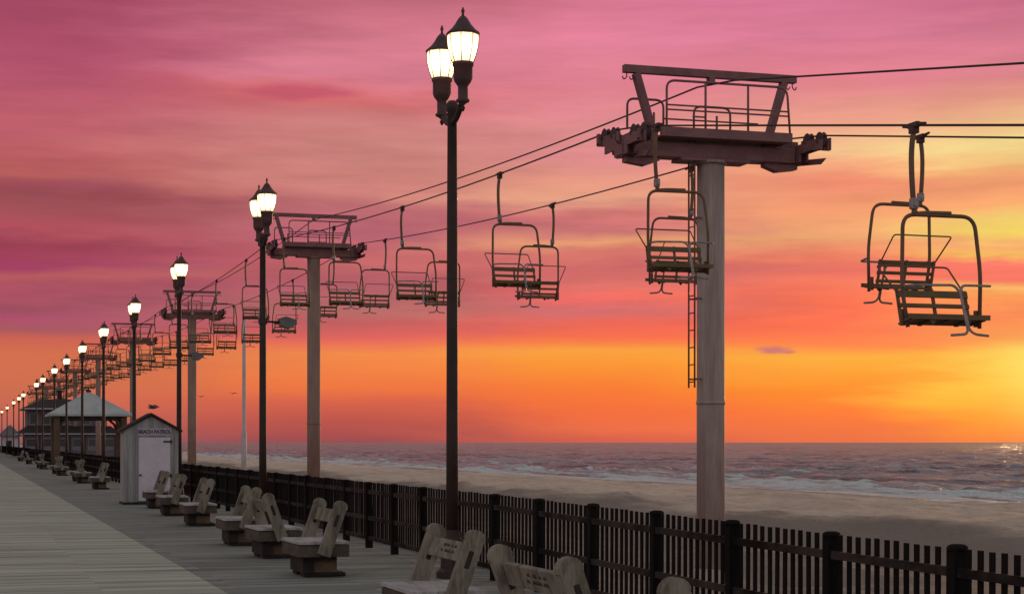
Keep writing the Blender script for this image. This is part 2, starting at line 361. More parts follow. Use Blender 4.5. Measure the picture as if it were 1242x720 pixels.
# glow round the sun, just past the right of the view
us, es = math.sin(SUN_AZ-TH), math.tan(R(1.75))
du = math_(nt, 'SUBTRACT', u, us); de = math_(nt, 'SUBTRACT', e, es)
d2 = math_(nt, 'ADD', math_(nt, 'MULTIPLY', du, du), math_(nt, 'MULTIPLY', math_(nt, 'MULTIPLY', de, de), 1.6))
g = math_(nt, 'MULTIPLY', math_(nt, 'EXPONENT', math_(nt, 'MULTIPLY', d2, -1/(.031**2))), math_(nt, 'GREATER_THAN', fw, 0))
g = math_(nt, 'MULTIPLY', g, math_(nt, 'SUBTRACT', 1.0, math_(nt, 'MULTIPLY', above, .7)))
c = mixc(nt, math_(nt, 'MULTIPLY', g, .8), c, (1.0, .84, .22))
# higher up and behind the camera: plain pale dusk sky
zen = mixc(nt, smooth(nt, e, .24, .42), c, (.33, .315, .34))
zen = mixc(nt, smooth(nt, e, .45, 1.5), zen, (.25, .295, .305))
back = math_(nt, 'SUBTRACT', 1.0, smooth(nt, fw, -.25, .75))
zen = mixc(nt, back, zen, mixc(nt, smooth(nt, e, .1, 1.2), (.62, .60, .61), (.25, .285, .285)))
fin = mixc(nt, smooth(nt, e, -.02, -.002), (.10, .08, .08), zen)
nt.links.new(fin, bg.inputs[0]); bg.inputs[1].default_value = 1.0
nt.links.new(bg.outputs[0], add.inputs[0]); nt.links.new(bg2.outputs[0], add.inputs[1]); nt.links.new(add.outputs[0], out.inputs[0])

sl = bpy.data.lights.new('sun', 'SUN'); sl.specular_factor = .02; sl.energy = 0.9; sl.color = (1, .60, .28); sl.angle = R(2.5)
so = bpy.data.objects.new('sun', sl); C.objects.link(so)
sd = Vector((math.sin(SUN_AZ)*math.cos(SUN_EL), math.cos(SUN_AZ)*math.cos(SUN_EL), math.sin(SUN_EL)))
so.rotation_euler = sd.to_track_quat('Z', 'Y').to_euler()

# ------------------------------------------------------------------ camera
cam = bpy.data.cameras.new('camera'); co = bpy.data.objects.new('camera', cam); C.objects.link(co); S.camera = co
co.location = (0, 0, 1.7); co.rotation_euler = (R(90), 0, -TH)
cam.sensor_width = 36; cam.lens = F/1242*36; cam.shift_y = (536-360)/1242; cam.clip_end = 60000; cam.clip_start = .1

# ------------------------------------------------------------------ ground, beach, sea
WALK_X = 6.72; LANE_X = 2.85
def slab(name, x0, x1, y0, y1, z0, z1, mat):
    o = MB().box(((x0+x1)/2, (y0+y1)/2, (z0+z1)/2), (x1-x0, y1-y0, z1-z0)).build(name, mat); o['kind'] = 'structure'; return o
slab('boardwalk', -16, LANE_X, -25, 1500, -.35, 0, M['walk'])
slab('boardwalk_border', LANE_X, WALK_X, -25, 1500, -.35, -.004, M['walk_edge'])
slab('boardwalk_edge', WALK_X, WALK_X+.12, -25, 1500, -.55, .03, M['bench_top'])

def vnoise(x, y, seed):
    """smooth value noise on arrays"""
    r = np.random.default_rng(seed); T = r.random((256, 256))
    xi, yi = np.floor(x).astype(int), np.floor(y).astype(int); fx, fy = x-xi, y-yi
    fx, fy = fx*fx*(3-2*fx), fy*fy*(3-2*fy)
    g = lambda a, b: T[a % 256, b % 256]
    return (g(xi, yi)*(1-fx)+g(xi+1, yi)*fx)*(1-fy)+(g(xi, yi+1)*(1-fx)+g(xi+1, yi+1)*fx)*fy-.5
xs = np.concatenate([[-30000, -400, -60], np.arange(5.0, 80, .3), [90, 130]])
ys = np.concatenate([[-400, -60, -20], np.arange(5, 110, .45), np.geomspace(110, 420, 200)[1:], np.geomspace(420, 30000, 25)[1:]])
X, Y = np.meshgrid(xs, ys)
prof_x = [-1e5, 5, 8, 15, 21, 25.5, 28, 35, 45, 55, 62, 70, 130]
prof_z = [-.8, -.75, -.75, -.95, -.95, -.48, -.5, -.85, -1.28, -1.78, -2.06, -2.6, -5]
Xw = X+5*vnoise(Y*.045, X*.02, 3)+2.0*vnoise(Y*.16, X*.05, 4)
Z = np.interp(np.where(X > 20, Xw, X), prof_x, prof_z)
amp = np.clip((X-5.5)/3, 0, 1)*np.clip((64-X)/14, .05, 1)
Z = Z+amp*(.30*vnoise(X*.35, Y*.16, 5)+.20*vnoise(X*.8, Y*.5, 6)+.10*vnoise(X*1.9, Y*1.6, 7))
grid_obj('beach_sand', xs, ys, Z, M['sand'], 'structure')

xs = np.concatenate([[57, 58.5], np.arange(60, 170, .38), np.geomspace(170, 700, 150)[1:], np.geomspace(700, 40000, 40)[1:]])
ys = np.concatenate([[-40000, -4000, -600, -100, 0], np.arange(30, 260, .95), np.geomspace(260, 1600, 190)[1:], np.geomspace(1600, 40000, 30)[1:]])
X, Y = np.meshgrid(xs, ys)
fade = np.clip((X-58)/14, 0.1, 1)*np.clip((1200-Y)/700, 0, 1)*np.clip((1000-X)/500, 0, 1)
H = np.zeros_like(X)
for lam, a, ang, sd_ in ((19, .17, 3, 1), (11, .12, -7, 2), (6.1, .085, 12, 3), (4.0, .06, -18, 4), (2.7, .04, 26, 5), (1.9, .025, -30, 6)):
    k = 2*math.pi/lam; d = X*math.cos(R(ang))+Y*math.sin(R(ang))
    ph = 1.7*vnoise(Y*.03/lam*12, X*.03/lam*12, 20+sd_)*2*math.pi
    mod = .35+1.3*np.clip(vnoise(X/lam*.35, Y/lam*.16, 30+sd_)+.45, 0, 1)
    s = np.sin(k*d+ph); H += a*mod*(1-2*np.abs(s)**.8*.9 if lam > 9 else s)
grid_obj('sea', xs, ys, -2.02+H*fade*1.35, M['sea'], 'structure')

# ------------------------------------------------------------------ fence
fence = thing('picket_fence', 'long dark brown picket fence with thick round topped posts along the boardwalk edge', 'fence', (6.28, 0, 0))
PITCH = 1.776; Y0 = 10.33-2*PITCH
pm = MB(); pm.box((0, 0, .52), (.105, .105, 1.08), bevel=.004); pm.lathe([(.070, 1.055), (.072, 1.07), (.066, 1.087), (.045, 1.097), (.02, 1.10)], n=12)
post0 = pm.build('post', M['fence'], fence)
def panel_mb(mb, y):
    n = 12; st = (PITCH-.105)/n
    for k in range(n):
        yy = y+.0525+st*(k+.5); h = 1.055+random.uniform(-.005, .005)
        mb.box((.012+random.uniform(-.002, .002), yy, h/2+.07), (.018, .05, h-.14), rot=Matrix.Rotation(random.uniform(-.010, .010), 3, 'X'))
    return mb
def rails_mb(mb, y):
    for z in (.90, .48, .16): mb.box((-.018, y+PITCH/2, z), (.035, PITCH-.105-.004, .062))
    return mb
variants = []
for k in range(3):
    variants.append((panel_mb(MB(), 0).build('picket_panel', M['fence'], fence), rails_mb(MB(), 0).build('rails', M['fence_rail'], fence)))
NB = 98
dip = lambda y: -.055*min(1.3, max(0, (21-y)/10.5))
for i in range(NB):
    y = Y0+i*PITCH
    if i == 0: post0.location = (0, y, dip(y)-.025)
    else:
        c_ = post0.copy(); C.objects.link(c_); c_.location = (0, y, dip(y)-.025+random.uniform(-.012, .012)); c_.rotation_euler = (0, random.uniform(-.015, .015), 0); c_.parent = fence
    pv, rv = variants[i % 3]
    if i >= 3:
        pv, rv = pv.copy(), rv.copy(); C.objects.link(pv); C.objects.link(rv); pv.parent = fence; rv.parent = fence
    sl_ = math.atan((dip(y+PITCH)-dip(y))/PITCH)
    for q_ in (pv, rv): q_.location = (0, y, dip(y)); q_.rotation_euler = (sl_, 0, 0)
mb = MB()
for i in range(NB, 200):
    y = Y0+i*PITCH; mb.box((0, y, .55), (.125, .125, 1.15)); mb.box((.028, y+PITCH/2, .56), (.02, PITCH-.13, 1.0)); rails_mb(mb, y)
o = mb.build('picket_run', M['fence'], fence); o['kind'] = 'stuff'

# ------------------------------------------------------------------ street lamps
LX = 5.88
def make_lamp(label):
    t = thing('street_lamp', label, 'street lamp', group='twin lantern street lamps along the boardwalk')
    p_ = MB(); p_.lathe([(.078, .55), (.074, 2.0), (.066, 4.5), (.06, 5.84), (.075, 5.86), (.075, 5.95), (.045, 5.99)], n=14)
    p_.build('pole', M['lamp_iron'], t)
    b_ = MB(); b_.lathe([(.20, 0), (.20, .08), (.15, .12), (.13, .42), (.15, .46), (.10, .52), (.085, .60)], n=12, flat=True); b_.build('base', M['lamp_iron'], t)
    for s in (-1, 1):
        a = MB(); a.tube(fillet([(0, 0, 5.70), (0, s*.22, 5.74), (0, s*.42, 5.86)], .12), [.04]*8, n=8)
        a.lathe([(.012, -.10), (.03, -.06), (.015, -.03), (.05, 0)], (0, s*.5, 5.87), 10)
        a.tube([(0, s*.40, 5.85), (0, s*.5, 5.90)], .035, 8)
        a.build('arm', M['lamp_iron'], t)
        ln = MB(); ln.lathe([(.05, .0), (.085, .015), (.085, .04), (.062, .06), (.062, .20), (.075, .22), (.105, .26), (.118, .30), (.118, .44), (.132, .46), (.132, .50)], (0, s*.5, 5.87), 12)
        holder = ln.build('lantern_holder', M['holder_iron'], t)
        g_ = MB(); g_.lathe([(.12, .50), (.13, .51), (.155, .58), (.185, .70), (.196, .80), (.19, .845)], (0, s*.5, 5.87), 8, flat=True)
        g_.build('globe', M['glass'], holder)
        cgm = MB(); cgm.lathe([(.205, .835), (.215, .85), (.20, .872), (.15, .91), (.10, .97), (.065, 1.03), (.04, 1.06), (.018, 1.075), (.014, 1.11), (.024, 1.125), (.02, 1.14), (.006, 1.18)], (0, s*.5, 5.87), 8)
        # slim ribs that hold the glass
        for k in range(8):
            aa = 2*math.pi*(k+.5)/8
            cgm.tube([(.132*math.cos(aa), s*.5+.132*math.sin(aa), 5.87+.50), (.158*math.cos(aa), s*.5+.158*math.sin(aa), 5.87+.58), (.188*math.cos(aa), s*.5+.188*math.sin(aa), 5.87+.70), (.20*math.cos(aa), s*.5+.20*math.sin(aa), 5.87+.84)], .006, 4)
        cgm.build('cap', M['holder_iron'], holder)
    return t
def add_flood(t):
    f = MB(); f.tube([(0, 0, 4.18), (.22, 0, 4.17), (.34, 0, 4.17)], .022, 8); f.box((0, 0, 4.18), (.16, .16, .12))
    br = f.build('floodlight_bracket', M['lamp_iron'], t)
    h = MB(); h.poly([(.32, -.13, 4.24), (.46, -.14, 4.28), (.66, -.14, 4.22), (.69, -.14, 4.13), (.54, -.13, 4.03), (.36, -.13, 4.09)], (0, .27, 0))
    h.build('floodlight', M['flood'], br)
lamp_d = [22.3+14.08*i for i in range(8)]+[138.5, 150.5, 183, 197.5, 218, 250, 284]
lamp_labels = ['nearest twin lantern street lamp, black post rising in the middle of the view',
               'twin lantern street lamp with a grey floodlight, just left of the second lift tower',
               'twin lantern street lamp beside the right wall of the small white shed',
               'street lamp with a glowing lantern directly behind the white shed',
               'fifth street lamp from the nearest, post crossing the right half of the gazebo roof',
               'sixth street lamp from the nearest, post crossing the middle of the gazebo',
               'seventh street lamp from the nearest, lantern above the left slope of the gazebo roof',
               'eighth street lamp from the nearest, just left of the gazebo',
               'ninth street lamp from the nearest, right one of the close pair above the dark building',
               'tenth street lamp from the nearest, left one of the close pair above the dark building',
               'first street lamp of the tiny glowing row left of the dark two storey building',
               'second glowing street lamp in the tiny far row counting leftward from the dark building',
               'third glowing street lamp in the tiny far row counting leftward from the dark building',
               'fourth glowing street lamp in the tiny far row counting leftward from the dark building',
               'farthest street lamp, last glowing dot at the left end of the row']
lamp0 = make_lamp(lamp_labels[0])
def along(X, d): return (d-X*ST)/CT
lamp1 = None
for i, d in enumerate(lamp_d):
    lx = LX if i < 3 else LX+.08; loc = (lx, along(lx, d), 0); rz = 0
    if i == 0: lamp0.location = loc
    elif i == 1: lamp1 = dup(lamp0, loc, rz, lamp_labels[i]); add_flood(lamp1)
    else: dup(lamp1 if i < 3 else lamp0, loc, rz, lamp_labels[i])

# ------------------------------------------------------------------ chairlift
LIFT_X = 12.5; NEAR_X = 10.9; FAR_X = 14.15
TY = [28.6+36.75*i for i in range(9)]
TR = [7.15, 9.15, 9.3, 9.8, 10.2, 10.3, 10.4, 10.5, 10.6]          # rope height at each tower
def rope_z(y):
    if y < TY[0]: return TR[0]-.170*(TY[0]-y)
    for i in range(8):
        if y <= TY[i+1]:
            t = (y-TY[i])/36.75; return TR[i]*(1-t)+TR[i+1]*t-4*.24*t*(1-t)
    return TR[-1]
def make_tower(i):
    zr = TR[i]; top = zr-.55; base = -1.2
    lab = ['nearest and tallest lift tower with thick grey pole and ladder, standing beyond the fence',
           'second lift tower from the right, behind the lamp with the grey floodlight',
           'third lift tower from the right, grey pole just right of the white shed',
           'fourth lift tower from the right, its pole rising behind the white shed',
           'fifth lift tower from the right, behind the right part of the gazebo roof'][i] if i < 5 else ordw(i)+' lift tower from the right, tiny dark crossarm above the gazebo and dark building'
    t = thing('lift_tower', lab, 'chairlift tower', (LIFT_X, TY[i], 0), 0, 'chairlift towers along the beach')
    p_ = MB(); p_.lathe([(.245, base), (.245, 2.4), (.24, top-.02)], n=24); p_.lathe([(.256, 2.36), (.256, 2.42)], n=24)
    p_.lathe([(.28, top-.05), (.28, top)], n=24); p_.lathe([(.36, base), (.36, -.55), (.25, -.5)], n=24)
    p_.build('pole', M['tower'] if i == 0 else M['tower_far'], t)
    a = MB()                                                     # crossarm under the ropes
    a.box((0, 0, top+.15), (3.1, .36, .26), bevel=.02); a.box((0, 0, top+.0), (1.3, .46, .05))
    for s in (-1, 1):
        a.poly([(s*1.0, -.10, top+.02), (s*1.62, -.10, top+.02), (s*1.62, -.10, top-.08), (s*1.25, -.10, top-.13), (s*1.0, -.10, top-.04)], (0, .2, 0))
        a.box((s*1.55, 0, top+.3), (.12, .3, .2))
    a.build('crossarm', M['head'], t)
    wk = MB(); wk.box((.12, -.42, zr-.14), (2.45, .10, .16)); wk.box((.12, .42, zr-.14), (2.45, .10, .16))
    wk.box((.12, 0, zr-.20), (2.40, .74, .03))
    wk.build('walkway', M['head'], t)
    rl = MB(); r_ = .022
    zb = zr-.06
    rl.tube(fillet([(-1.12+.12, -.42, zb), (-1.0, -.42, zb+.80), (1.26, -.42, zb+.80), (1.32, -.42, zb)], .16), r_, 6)
    for xx in (-.28, .52): rl.tube([(xx, -.42, zb), (xx, -.42, zb+.80)], r_, 6)
    for zz in (.30, .38): rl.tube([(-1.0, -.42, zb+zz), (1.28, -.42, zb+zz)], .016, 6)
    rl.tube([(-.28, -.42, zb+.20), (-.02-.5, -.42, zb+.20)], .016, 6)
    rl.build('guard_rail', M['head'], t)
    hp = MB(); hp.tube(fillet([(-.14, .42, zb), (-.14, .42, zb+.55), (.56, .42, zb+.55), (.56, .42, zb)], .14), r_, 6); hp.tube([(-.14, .42, zb+.12), (.56, .42, zb+.12)], .016, 6)
    hp.tube(fillet([(-1.40, .42, zb+.1), (-1.40, .42, zb+.62), (-.72, .42, zb+.62), (-.72, .42, zb)], .14), r_, 6); hp.tube([(-.72, .42, zb+.3), (1.1, .42, zb+.3)], .016, 6)
    for xx in (-.9, .3): hp.tube([(xx, .42, zb), (xx, .42, zb+.4)], r_, 6)
    hp.build('hoop_rail', M['head'], t)
    g_ = MB(); zt = zr+.98                                       # lifting frame over the ropes
    g_.box((0, 0, zt), (3.26, .13, .13))
    for s in (-1, 1):
        g_.bar((s*1.40, 0, zt-.07), (s*1.02, 0, zr-.35), .12, .14, up=(0, 1, 0))
        for xx in (1.44, 1.57): g_.tube(fillet([(s*xx, 0, zt-.06), (s*xx, 0, zt-.15), (s*(xx+.06), 0, zt-.19), (s*(xx+.08), 0, zt-.13)], .04, 3), .012, 6)
    g_.box((0, 0, zt-.12), (.10, .16, .12))
    g_.build('lifting_frame', M['head'], t)
    for s in (-1, 1):
        x = (NEAR_X-LIFT_X) if s < 0 else (FAR_X-LIFT_X)
        st = MB()
        slope = (rope_z(TY[i]+2)-rope_z(TY[i]-2))/4 if i else .11
        rot = Matrix.Rotation(math.atan(slope), 3, 'X')
        for q in (-1, 1):
            st.box((x+q*.07, 0, zr-.30), (.03, 1.6, .16)); st.box((x+q*.075, 0, zr-.42), (.03, .6, .2))
            for yy in (-.72, .72): st.box((x+q*.06, yy, zr-.22+yy*slope), (.025, .78, .17), rot=rot)
        st.box((x, 0, zr-.42), (.22, .3, .18)); st.box((x-s*.12, 0, zr-.48), (.4, .2, .12))
        st.poly([(x+.10, -.9, zr-.44-.9*slope), (x+.10, .9, zr-.44+.9*slope), (x+.10, .7, zr-.54+.7*slope), (x+.10, -.7, zr-.54-.7*slope)], (.03, 0, 0))
        tr = st.build('sheave_beam', M['head'], t)
        for yy in (-.95, -.48, .48, .95):
            sw = MB(); sw.lathe([(.15, -.045), (.16, -.04), (.13, -.01), (.13, .01), (.16, .04), (.15, .045)], (x, yy, zr-.155+yy*slope), 16, 'X')
            sw.lathe([(.04, -.09), (.04, .09)], (x, yy, zr-.155+yy*slope), 8, 'X')
            sw.build('sheave_wheel', M['sheave'], tr)
        for yy in (-1.0, 0, 1.0):                                # rope catcher horns
            cgd = MB(); cgd.box((x+s*.13, yy, zr-.20+yy*slope), (.03, .1, .20)); cgd.box((x+s*.08, yy, zr-.29+yy*slope), (.13, .08, .05)); cgd.build('rope_catcher', M['head'], tr)
    if i == 0:
        ld = MB()
        for q in (-.13, .13): ld.tube([(-.36, q, 2.65), (-.36, q, zr-.2)], .018, 6)
        z = 2.75
        while z < zr-.3: ld.tube([(-.36, -.13, z), (-.36, .13, z)], .012, 5); z += .3
        for z in (2.8, 4.2, 5.6): ld.bar((-.36, -.13, z), (-.22, -.1, z), .03); ld.bar((-.36, .13, z), (-.22, .1, z), .03)
        ld.build('ladder', M['head'], t)
    return t
for i in range(9): make_tower(i)

def rope(name, label, x, dz=0.0, rad=.0165):
    ys_ = [-2]+list(np.arange(2, TY[-1]+10, 1.6)); pts = [(x, float(y), rope_z(float(y))+dz) for y in ys_]
    o = MB().tube(pts, rad, 6).build(name, M['rope']); tag(o, label, 'lift cable'); return o
rope('haul_rope', 'steel lift cable carrying the chairs on the boardwalk side, nearer of the two ropes', NEAR_X)
rope('haul_rope', 'steel lift cable carrying the chairs on the sea side, farther of the two ropes', FAR_X)
ys_ = [-2]+list(np.arange(2, TY[-1]+10, 1.6))
o = MB().tube([(LIFT_X, float(y), rope_z(float(y))+.85) for y in ys_], .017, 6).build('signal_wire', M['rope'])
tag(o, 'single thin black wire strung over the tops of the lift towers', 'wire')

def make_chair(label, n=8):
    t = thing('lift_chair', label, 'chairlift chair', group='double chairs hanging on the lift cables')
    fm = M['chair_frame']
    h = MB(); h.tube(fillet([(0, 0, -.03), (-.035, 0, -.30), (-.03, 0, -.62), (0, 0, -1.0)], .2), .034, n); hanger = h.build('hanger', fm, t)
    c_ = MB(); c_.box((0, 0, 0), (.07, .22, .07), bevel=.015); c_.tube([(0, -.10, 0), (0, -.27, -.02)], [.026, .018], 6); c_.tube([(0, .10, 0), (0, .25, .02)], [.026, .018], 6); c_.box((0, 0, -.06), (.09, .10, .08)); c_.build('rope_grip', M['sheave'], hanger)
    j = MB(); j.box((0, 0, -.94), (.095, .09, .14), bevel=.02); j.tube([(0, -.07, -.95), (0, .07, -.95)], .03, 8); j.build('swivel_joint', M['chair_silver'], hanger)
    bl = MB(); L, Rr = -.15, .91
    bl.tube(fillet([(L+.07, 0, -2.42), (L, .02, -1.95), (L, 0, -1.07), (Rr-.09, 0, -1.07), (Rr, 0, -1.75), (Rr, .02, -2.42)], .17, 6), .025, n)
    bl.tube(fillet([(0, 0, -.98), (.03, 0, -1.06), (.16, 0, -1.045), (.50, 0, -1.04)], .08), .027, n); bl.tube([(0, 0, -1.0), (0, 0, -1.09)], .03, n)
    bl.build('bail', fm, t)
    # back: slats between two leaning stiles
    y0, z0, y1, z1 = .15, -2.37, .26, -1.98
    sf = MB()
    for x in (L+.07, .40, Rr-.06):
        sf.bar((x, y0, z0), (x, y1+.01, z1+.03), .035, .03, up=(0, 1, 0)); sf.bar((x, y0, z0), (x, -.19, -2.33), .035, .03)
    for x in (L+.03, Rr-.02): sf.bar((x, .06, -2.40), (x, .06, -2.20), .05, .05)
    sf.tube([(L+.03, y0, z0), (Rr-.02, y0, z0)], .016, 6)
    sf.build('seat_frame', fm, t)
    bk = MB()
    for k, (q, hh) in enumerate(((.95, .085), (.58, .05), (.26, .05))):
        y, z = y0+(y1-y0)*q, z0+(z1-z0)*q
        bk.box(((L+Rr)/2+.01, y-.02, z), (Rr-L-.10, .022, hh), rot=Matrix.Rotation(-.28, 3, 'X'))
    bk.build('backrest', M['chair_seat'], t)
    se = MB()
    rs = Matrix.Rotation(-.16, 3, 'X')
    for k in range(3): se.box(((L+Rr)/2+.01, .075-.105*k, -2.350+.018*k), (Rr-L-.03, .098, .026), rot=rs)
    for x in (.15, .65): se.box((x, -.03, -2.355), (.05, .34, .03), rot=rs)
    se.box(((L+Rr)/2+.01, -.20, -2.305), (Rr-L-.01, .03, .06))
    se.poly([(.15-.07, -.19, -2.32), (.15+.07, -.19, -2.32), (.15, -.19, -2.40)], (0, .03, 0)); se.poly([(.62-.07, -.19, -2.32), (.62+.07, -.19, -2.32), (.62, -.19, -2.40)], (0, .03, 0))
    se.build('seat', M['chair_seat'], t)
    rb = MB(); rb.tube(fillet([(L+.05, .25, -1.97), (L+.02, .68, -1.62), (Rr-.05, .68, -1.62), (Rr-.08, .25, -1.97)], .05, 3), .012, 6)
    rb.build('rear_frame', fm, t)
    sb = MB(); cx = .42
    sb.tube(fillet([(L, .02, -1.93), (L+.04, -.28, -1.94), (cx-.04, -.28, -1.93), (cx+.03, -.30, -2.02), (cx, -.52, -2.48), (cx-.05, -.56, -2.53), (cx-.25, -.56, -2.545)], .06, 4), .017, 6)
    sb.tube(fillet([(Rr, .02, -1.90), (Rr-.02, -.28, -1.93), (cx+.06, -.28, -1.93), (cx+.03, -.30, -2.04), (cx+.02, -.52, -2.48), (cx+.07, -.56, -2.53), (cx+.25, -.56, -2.545)], .06, 4), .017, 6)
    sbo = sb.build('safety_bar', M['chair_silver'], t)
    return t
near_inv = [.867, 1.188, 1.536, 1.876, 2.222, 2.566, 2.91, 3.25]
while len(near_inv) < 35: near_inv.append(near_inv[-1]+.345)
far_inv = [.861, 1.1325, 1.3986, 1.676, 1.953, 2.226, 2.50]
while len(far_inv) < 38: far_inv.append(far_inv[-1]+.2735)
near_lab = ['nearest and largest chair hanging at the far right, its silver footrest bar toward us',
            'chair with silver bar hanging directly in front of the thick nearest tower pole',
            'chair facing us just right of the nearest lamp post',
            'chair facing us just left of the nearest lamp post, well clear of the towers',
            'chair facing us just right of the second tower pole, its hanger crossing the tower head',
            'chair facing us just left of the second tower pole']
far_lab = ['chair seen from behind, hanging behind the largest chair at the far right',
           'chair seen from behind, partly hidden behind the chair at the nearest tower',
           'lower chair seen from behind, overlapping a chair facing us right of the nearest lamp post',
           'chair seen from behind that the nearest lamp post cuts through',
           'chair seen from behind, orange in the glow, right of the second tower and lower',
           'low chair seen from behind, half hidden by the second tower pole']
chair0 = make_chair(near_lab[0])
for i, v in enumerate(near_inv):
    d = F*NEAR_X/CT*v*1e-3; y = along(NEAR_X, d)
    lab = near_lab[i] if i < len(near_lab) else ordw(i)+' chair from the right on the boardwalk side cable, facing us'
    loc = (NEAR_X, y, rope_z(y)); rz = random.uniform(-.02, .02)
    if i == 0: chair0.location = loc
    else: dup(chair0, loc, rz, lab)
for i, v in enumerate(far_inv):
    d = F*FAR_X/CT*v*1e-3; y = along(FAR_X, d)
    lab = far_lab[i] if i < len(far_lab) else ordw(i)+' chair from the right on the sea side cable, seen from behind'
    dup(chair0, (FAR_X, y, rope_z(y)), math.pi+random.uniform(-.02, .02), lab)

# ------------------------------------------------------------------ benches
def make_bench(label, lean, L, plaque):
    t = thing('bench', label, 'bench', group='wooden flip back benches beside the fence')
    W = .66; hl = L/2
    s_ = MB()
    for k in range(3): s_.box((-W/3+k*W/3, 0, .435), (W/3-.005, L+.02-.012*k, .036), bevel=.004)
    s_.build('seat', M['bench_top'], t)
    ap = MB()
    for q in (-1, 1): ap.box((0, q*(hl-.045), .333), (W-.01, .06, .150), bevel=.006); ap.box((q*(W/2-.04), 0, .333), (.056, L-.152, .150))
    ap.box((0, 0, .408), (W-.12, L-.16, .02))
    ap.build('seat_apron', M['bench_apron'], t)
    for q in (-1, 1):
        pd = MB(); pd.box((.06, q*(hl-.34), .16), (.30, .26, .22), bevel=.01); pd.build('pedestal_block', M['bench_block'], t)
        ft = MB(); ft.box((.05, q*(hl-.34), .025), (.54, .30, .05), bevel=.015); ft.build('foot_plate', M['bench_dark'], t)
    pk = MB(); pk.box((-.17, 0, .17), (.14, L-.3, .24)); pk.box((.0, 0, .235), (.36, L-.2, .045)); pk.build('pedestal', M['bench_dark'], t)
    ang = math.atan2(.22*lean, .62)
    rot = Matrix.Rotation(ang, 3, 'Y')
    def T(x, y, z): return rot @ Vector((x, 0, z)) + Vector((0, y, .34))
    for q in (-1, 1):
        up = MB(); out_ = []
        w = .078; y = q*(hl+.004) if q > 0 else -(hl+.004)-.09
        out_ = [(-w, -.06), (w, -.06), (w, .56)]+[(w*1.12*math.cos(a), .575+.085*math.sin(a)) for a in np.linspace(0, math.pi, 9)]+[(-w, .56)]
        up.poly([T(x, y, z) for x, z in out_], (0, .09, 0))
        up.build('upright', M['bench'], t)
        bo = MB(); bo.box(T(.0, y+.045, .40), (.05, .10, .16), rot=rot, bevel=.012); bo.build('bolt_plate', M['bench_dark'], t)
    bk = MB(); c_ = T(0, 0, .45); bk.box(c_, (.045, L-.006, .17), rot=rot, bevel=.006); rail = bk.build('back_rail', M['bench'], t)
    if plaque:
        # carved two-line dedication, too worn to read
        for row, (zz, spans) in enumerate(((.485, (-.14, -.02, .10, .20)), (.435, (-.18, -.06, .02, .16)))):
            for sx in spans:
                cv_ = MB(); n_ = random.randint(2, 4); x0 = sx
                pts = [T(-.0238, -x0-.013*k, zz+(.011 if k % 2 else -.011)) for k in range(2*n_+1)]
                cv_.tube(pts, .0045, 4); cv_.build('carved_word', M['post_brown'], rail)
    return t
bench_spec = [(3.90, 11.50, -1, 1.34, True, 'front bench with carved back rail tipped toward the boardwalk, largest full back at bottom'),
              (3.91, 14.95, 1, 1.15, True, 'bench with pale seat and back tipped toward the sea, below the nearest lamp post'),
              (3.90, 8.35, -1, 1.15, False, 'bench at the bottom edge with only its rounded upright showing before the fence'),
              (4.33, 22.55, 1, 1.15, False, 'bench with orange-brown block under its seat, back tipped toward the sea, nearest of its cluster'),
              (4.41, 26.25, -1, 1.15, False, 'bench with back tipped toward the boardwalk, middle of three close together'),
              (4.41, 29.6, 1, 1.15, False, 'bench with back tipped seaward, just behind the boardwalk-tipped one'),
              (4.61, 36.7, 1, 1.15, False, 'bench just right of the white shed with its two uprights overlapping'),
              (4.68, 42.0, 1, 1.15, False, 'bench in front of the right edge of the white shed'),
              (4.80, 46.6, 1, 1.15, False, 'bench whose single upright stands against the white shed door')]
protos = {}
far_words = ['first', 'second', 'third', 'fourth', 'fifth', 'sixth', 'seventh', 'eighth', 'ninth', 'tenth', 'eleventh', 'twelfth']
for k, d in enumerate([64.5, 74, 77.5, 91, 96, 113, 118, 139, 160]):
    bench_spec.append((4.75+.03*k, along(4.75, d), (1, -1)[k % 2], 1.15, False, far_words[k]+' bench beyond the shed, in the dark row leading past the gazebo post'))
for (x, y, lean, L, pq, lab) in bench_spec:
    key = (lean, L, pq)
    if key in protos: dup(protos[key], (x, y, 0), random.uniform(-.03, .03), lab)
    else:
        b_ = make_bench(lab, lean, L, pq); b_.location = (x, y, 0); b_.rotation_euler = (0, 0, random.uniform(-.02, .02)); protos[key] = b_

# ------------------------------------------------------------------ shed
SX, SY = 4.95, along(4.95, 48.8)
sh = thing('beach_shed', 'small pale shed with dark gable roof, white door and lettered board, behind the benches', 'shed', (SX, SY, 0))
w2, dp, eh_, ah = .74, 1.1, 2.02, 2.42
b_ = MB()
b_.poly([(-w2, 0, .06), (w2, 0, .06), (w2, 0, eh_), (0, 0, ah), (-w2, 0, eh_)], (0, dp, 0))
k = -w2+.09
b_.build('wall', M['shed_wall'], sh)
tr = MB()
for x in (-w2+.045, w2-.045): tr.box((x, -.014, 1.0), (.09, .025, 1.9))
tr.box((-.38, -.012, 1.0), (.07, .022, 1.86)); tr.box((.56, -.012, 1.0), (.07, .022, 1.86)); tr.box((.09, -.012, 1.86), (.87, .022, .05))
tr.build('trim', M['shed_wall'], sh)
rf = MB()
for s in (-1, 1):
    a, b2 = Vector((0, -.12, ah+.03)), Vector((s*(w2+.10), -.12, eh_-.04))
    rf.poly([a, b2, b2+Vector((0, 0, .06)), a+Vector((0, 0, .06))], (0, dp+.22, 0))
rf.build('roof', M['shed_roof'], sh)
d_ = MB(); d_.box((.09, -.022, .96), (.86, .04, 1.74), bevel=.006)
door = d_.build('door', M['shed_door'], sh)
hg = MB()
